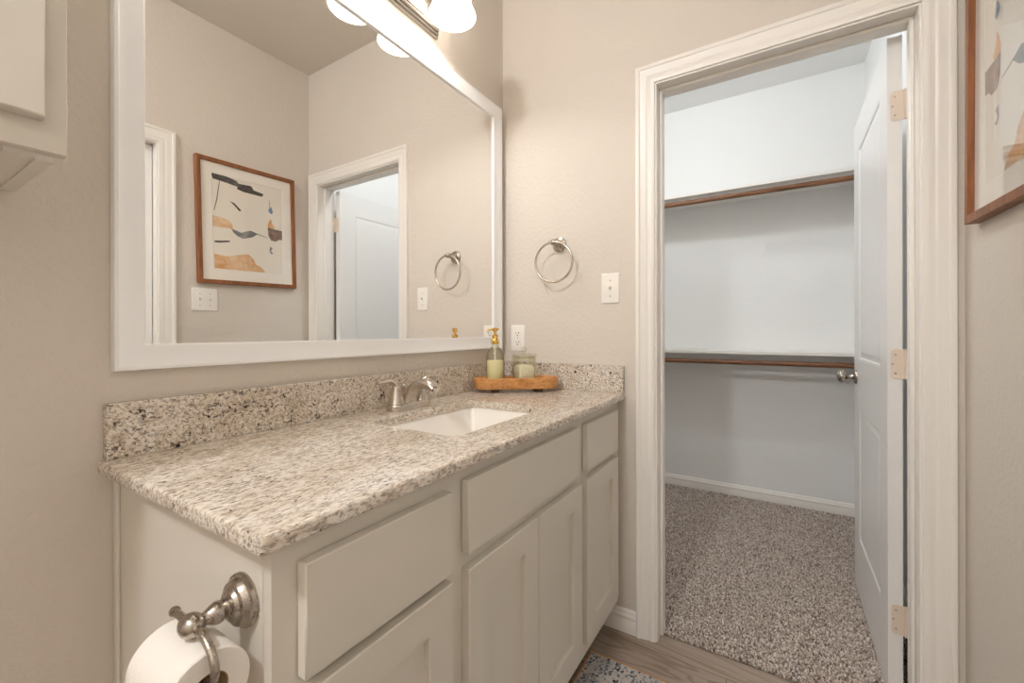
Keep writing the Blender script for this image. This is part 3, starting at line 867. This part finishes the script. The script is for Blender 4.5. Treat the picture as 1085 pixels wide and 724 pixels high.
lathe(b, [(0, 0), (.0058, 0), (.0062, .002), (.0058, .005), (0, .0055)], 16, axis_mat((TX, TYc + .044, TZc), (0, 1, 0)))
obj('arm', b, M['nickel'], tp, 50)
RZ = TZc - .047 + .0046 - .0195 
roll = thing('toilet_paper_roll', 'white roll of toilet paper on the nickel holder', 'toilet paper', (TX, -.452, RZ))
mr = axis_mat((TX, -.508, RZ + .002), (0, 1, 0))
b = BM(); rr = .0445
prof = [(.0205, 0), (.0215, -.0003)] + [(.0215 + (rr - .0235) * k / 12, -.0003 + (.0004 if k % 2 else 0)) for k in range(1, 12)] + [(rr - .0015, 0), (rr, .0015), (rr, .0995), (rr - .0015, .101), (.0205, .101)]
lathe(b, prof, 56, mr, closed=True)
obj('tissue', b, M['tissue'], roll, 40)
b = BM(); lathe(b, [(.0195, .0005), (.0205, .0005), (.0205, .1005), (.0195, .1005)], 40, mr, closed=True); obj('cardboard_core', b, M['card'], roll, 40)

# ------------------------------------------------------------------ tray with soap bottle and jar
TC = Vector((-.170, -.172)); TA = Vector((.637, -.771)); TN = Vector((.771, .637))   # axis, away-from-viewer normal
def tr2(a, n): p = TC + TA * a + TN * n; return p.x, p.y
def stad(L, r, n=14):
    out = []
    for k in range(n + 1):
        an = -math.pi / 2 + math.pi * k / n; out.append((L + r * math.cos(an), r * math.sin(an)))
    for k in range(n + 1):
        an = math.pi / 2 + math.pi * k / n; out.append((-L + r * math.cos(an), r * math.sin(an)))
    return out
tray = thing('serving_tray', 'oval acacia wood footed tray in the corner of the worktop', 'tray', (TC.x, TC.y, TZ))
b = BM()
def tl_(r, z): return [(*tr2(a, n), TZ + z) for a, n in stad(.110, r)]
loft(b, [tl_(.045, .0142), tl_(.0515, .0142), tl_(.0545, .018), tl_(.0575, .054), tl_(.0560, .0556), tl_(.0510, .0556), tl_(.0495, .054), tl_(.0465, .0235), tl_(.044, .0225)], True, True)
obj('bowl', b, M['tray'], tray, 40)
for a, n in ((-.085, -.030), (-.085, .030), (.085, -.030), (.085, .030)):
    b = BM(); pts = [(a - .013, n - .010), (a + .013, n - .010), (a + .013, n + .010), (a - .013, n + .010)]
    loft(b, [[(*tr2(p, q), TZ + .0003) for p, q in pts], [(*tr2(p, q), TZ + .0145) for p, q in pts]], True, True)
    obj('foot', b, M['tray_dark'], tray)
TB = TZ + .0228
bx, by = tr2(-.083, .004)
bot = thing('soap_dispenser', 'clear glass soap bottle with gold pump on the wooden tray', 'soap dispenser', (bx, by, TB))
T_ = Matrix.Translation((bx, by, TB))
b = BM()
o_ = [(.030, .0), (.0345, .002), (.036, .006), (.036, .100), (.0355, .112), (.033, .126), (.027, .139), (.019, .147), (.0145, .151), (.0135, .157), (.0135, .166)]
i_ = [(max(r - .0022, .001), z + (.004 if k == 0 else 0)) for k, (r, z) in enumerate(o_)][::-1]
lathe(b, [(0, 0)] + o_ + i_[:-1] + [(.028, .004), (0, .004)], 36, T_)
obj('bottle', b, M['glass'], bot, 50)
b = BM(); lathe(b, [(0, .0045), (.030, .0045), (.0332, .008), (.0335, .098), (.0332, .0985), (0, .0985)], 36, T_); obj('soap', b, M['soap'], bot, 50)
b = BM(); tube(b, [(bx, by, TB + .012), (bx, by, TB + .165)], .0028, 10); obj('dip_tube', b, M['plate'], bot)
b = BM()
lathe(b, [(0, .163), (.0155, .163), (.0160, .165), (.0160, .179), (.0150, .181), (.0085, .183), (.0075, .186), (.0120, .188), (.0130, .192), (.0120, .197), (.0065, .200), (.0055, .203), (.0055, .211), (.0095, .212), (.0105, .215), (.0105, .223), (.008, .2255), (0, .226)], 28, T_)
pump = obj('pump', b, M['gold'], bot, 40)
b = BM(); dr = Vector((-TA.x, -TA.y, 0)); p0 = Vector((bx, by, TB + .218))
tube(b, spline([p0, p0 + dr * .015 + Vector((0, 0, .001)), p0 + dr * .027 + Vector((0, 0, -.002)), p0 + dr * .033 + Vector((0, 0, -.008))], 5), [.0048, .0042, .0036, .0032], 12)
tube(b, [p0, p0 - dr * .016 + Vector((0, 0, .003))], [.004, .0026], 10)
obj('nozzle', b, M['gold'], pump)

jx, jy = tr2(.030, .0)
jar = thing('glass_jar', 'square clear glass jar of white bath salts on the wooden tray', 'jar', (jx, jy, TB))
MJ = Matrix.Translation((jx, jy, TB)) @ Matrix.Rotation(math.atan2(TA.y, TA.x) + R(17), 4, 'Z')
def jl(hw, z, r): return [MJ @ Vector((x, y, z)) for x, y in rrect(-hw, hw, -hw, hw, r, 4)]
b = BM()
loft(b, [jl(.0285, 0.0012, .006), jl(.0318, .004, .009), jl(.037, .020, .007), jl(.037, .112, .007), jl(.036, .114, .007), jl(.0325, .114, .006), jl(.0325, .022, .006), jl(.029, .012, .005)], True, True)
obj('body', b, M['glass'], jar, 35)
b = BM()
random.seed(4)
loft(b, [jl(.0275, .0128, .005), jl(.0312, .022, .006), jl(.0320, .070, .006), jl(.024, .079, .006), jl(.010, .082, .003)], True, True)
obj('bath_salt', b, M['salt'], jar, 50)
b = BM()
loft(b, [jl(.0315, .108, .006), jl(.0315, .1145, .006), jl(.0385, .1148, .007), jl(.0385, .121, .007), jl(.0370, .123, .007), jl(.012, .1245, .004)], True, True)
lid = obj('lid', b, M['glass'], jar, 35)
b = BM()
lathe(b, [(0, .124), (.007, .1245), (.006, .130), (.0105, .136), (.0125, .141), (.0105, .147), (.005, .150), (0, .1505)], 8, MJ)
obj('finial', b, M['glass'], lid, 20)

# ------------------------------------------------------------------ closet fittings
for nm, zt_, lab in (('upper', 2.040, 'upper white closet shelf above the top hanging rod'), ('lower', 1.010, 'lower white closet shelf at waist height in the closet')):
    b = BM(); box(b, 1.40, CX1 - .001, CYR + .001, YC - .001, zt_ - .019, zt_, .0015)
    sh = tag(obj('closet_shelf', b, M['trim'], loc=(1.55, -.5, zt_ - .019)), lab, 'shelf', 'closet shelves')
for zc_, lab in ((1.988, 'upper stained wood hanging rod under the high closet shelf'), (.939, 'lower stained wood hanging rod under the low closet shelf')):
    rod = thing('closet_rod', lab, 'closet rod', (1.432, -.5, zc_), 'closet hanging rods')
    b = BM(); tube(b, [(1.432, CYR + .010, zc_), (1.432, YC - .010, zc_)], .0155, 20); obj('rod', b, M['rod'], rod, 50)
    for yy, sg in ((CYR + .0005, 1), (YC - .0005, -1)):
        b = BM(); lathe(b, [(0, 0), (.030, 0), (.030, .004), (.022, .006), (.022, .016), (.0165, .016), (.0165, .009), (0, .009)], 24, axis_mat((1.432, yy, zc_), (0, sg, 0)))
        obj('rod_socket', b, M['plate'], rod)

# ceiling fixtures (give the closet and the bathroom their light; above the frame)
for (lx, ly), nm, lab in ((CLOSET_LIGHT, 'closet', 'round flush ceiling light in the closet'), (CEIL_LIGHT, 'bath', 'round flush ceiling light at the far end of the bathroom')):
    cl = thing('ceiling_light', lab, 'light fixture', (lx, ly, CEIL_Z))
    b = BM(); lathe(b, [(0, -.0005), (.17, -.0005), (.172, -.02), (.165, -.030), (0, -.030)], 40, Matrix.Translation((lx, ly, CEIL_Z))); obj('canopy', b, M['plate'], cl)
    k = .68 if nm == 'bath' else .52
    b = BM(); lathe(b, [(.125 * k, -.030), (.138 * k, -.045), (.142 * k, -.070), (.135 * k, -.100), (.115 * k, -.125), (.08 * k, -.145), (.04 * k, -.155), (0, -.158)], 40, Matrix.Translation((lx, ly, CEIL_Z)))
    obj('diffuser', b, M['diffuser' if nm == 'bath' else 'diffuser_closet'], cl, 60)

# ------------------------------------------------------------------ carpet pile
rng = np.random.default_rng(7)
def carpet(x0, x1, y0, y1, sp):
    nx, ny = int((x1 - x0) / sp), int((y1 - y0) / sp)
    gx, gy = np.meshgrid(x0 + (np.arange(nx) + .5) * sp, y0 + (np.arange(ny) + .5) * sp, indexing='ij')
    gx = gx.ravel() + rng.uniform(-.5, .5, gx.size) * sp; gy = gy.ravel() + rng.uniform(-.5, .5, gy.size) * sp
    n = gx.size
    edge = np.clip((gx - x0) / .02, 0, 1)
    hgt = rng.uniform(.010, .0155, n) * (.75 + .25 * edge)
    a = rng.uniform(0, 2 * np.pi, n); lean = rng.uniform(.002, .009, n)
    lx, ly = np.cos(a) * lean, np.sin(a) * lean
    rad = rng.uniform(.0028, .0042, n)
    rot = rng.uniform(0, 2 * np.pi, n)
    V = np.zeros((n, 7, 3))
    for k in range(3):
        an = rot + k * 2.094
        V[:, k, 0] = gx + rad * .8 * np.cos(an); V[:, k, 1] = gy + rad * .8 * np.sin(an); V[:, k, 2] = .0005
        an2 = an + .9
        V[:, 3 + k, 0] = gx + lx * .7 + rad * np.cos(an2); V[:, 3 + k, 1] = gy + ly * .7 + rad * np.sin(an2); V[:, 3 + k, 2] = hgt * .78
    V[:, 6, 0] = gx + lx; V[:, 6, 1] = gy + ly; V[:, 6, 2] = hgt
    F = []
    base = (np.arange(n) * 7)[:, None]
    quads = [(0, 1, 4, 3), (1, 2, 5, 4), (2, 0, 3, 5)]; tris = [(3, 4, 6), (4, 5, 6), (5, 3, 6)]
    loops = np.concatenate([base + np.array(sum([list(q) for q in quads] + [list(t_) for t_ in tris], []))[None, :]], 1).ravel()
    tot = np.tile(np.array([4, 4, 4, 3, 3, 3]), n)
    start = np.concatenate([[0], np.cumsum(tot)[:-1]])
    me = bpy.data.meshes.new('carpet')
    me.vertices.add(n * 7); me.vertices.foreach_set('co', V.ravel())
    me.loops.add(len(loops)); me.loops.foreach_set('vertex_index', loops.astype(np.int32))
    me.polygons.add(len(tot)); me.polygons.foreach_set('loop_start', start.astype(np.int32))
    me.update(calc_edges=True)
    pal = np.array([lin(h) for h in ('e0d4ca', 'cbbcb0', 'eae0d6', 'b3a296', '8f8076', 'c2b3a7', 'a39489', '75685f')])
    pr_ = np.array([.20, .20, .12, .14, .11, .11, .07, .05])
    idx = rng.choice(len(pal), n, p=pr_)
    c = pal[idx] * rng.uniform(.85, 1.12, (n, 1))
    rgba = np.ones((n, 7, 4)); rgba[:, :, :3] = np.clip(c, 0, 1)[:, None, :]
    at_ = me.color_attributes.new('yarn', 'FLOAT_COLOR', 'POINT'); at_.data.foreach_set('color', rgba.ravel())
    me.materials.append(M['carpet'])
    o = bpy.data.objects.new('carpet', me); COL.objects.link(o)
    return tag(o, 'speckled beige and grey frieze carpet covering the closet floor', 'carpet', kind='stuff')
carpet(.050, 1.685, -1.465, .25, .0047)

# ------------------------------------------------------------------ rug
rug = thing('bath_rug', 'blue grey speckled rug with tan edging beside the vanity', 'rug', (-.85, -.80, 0))
RX0, RX1, RY0, RY1 = -1.60, -.175, -1.10, -.484
b = BM(); box(b, RX0 + .004, RX1 - .004, RY0 + .004, RY1 - .004, .0004, .0090); obj('pile', b, [M['rug']], rug)
b = BM()
sweep(b, [(RX0, RY0), (RX1, RY0), (RX1, RY1), (RX0, RY1)], [(0, .0004), (0, .008), (.0015, .0100), (.0055, .0100), (.007, .0085), (.007, .0004)], (0, 0, 0), (1, 0, 0), (0, 1, 0), (0, 0, 1))
obj('binding', b, M['rug_edge'], rug, 50)
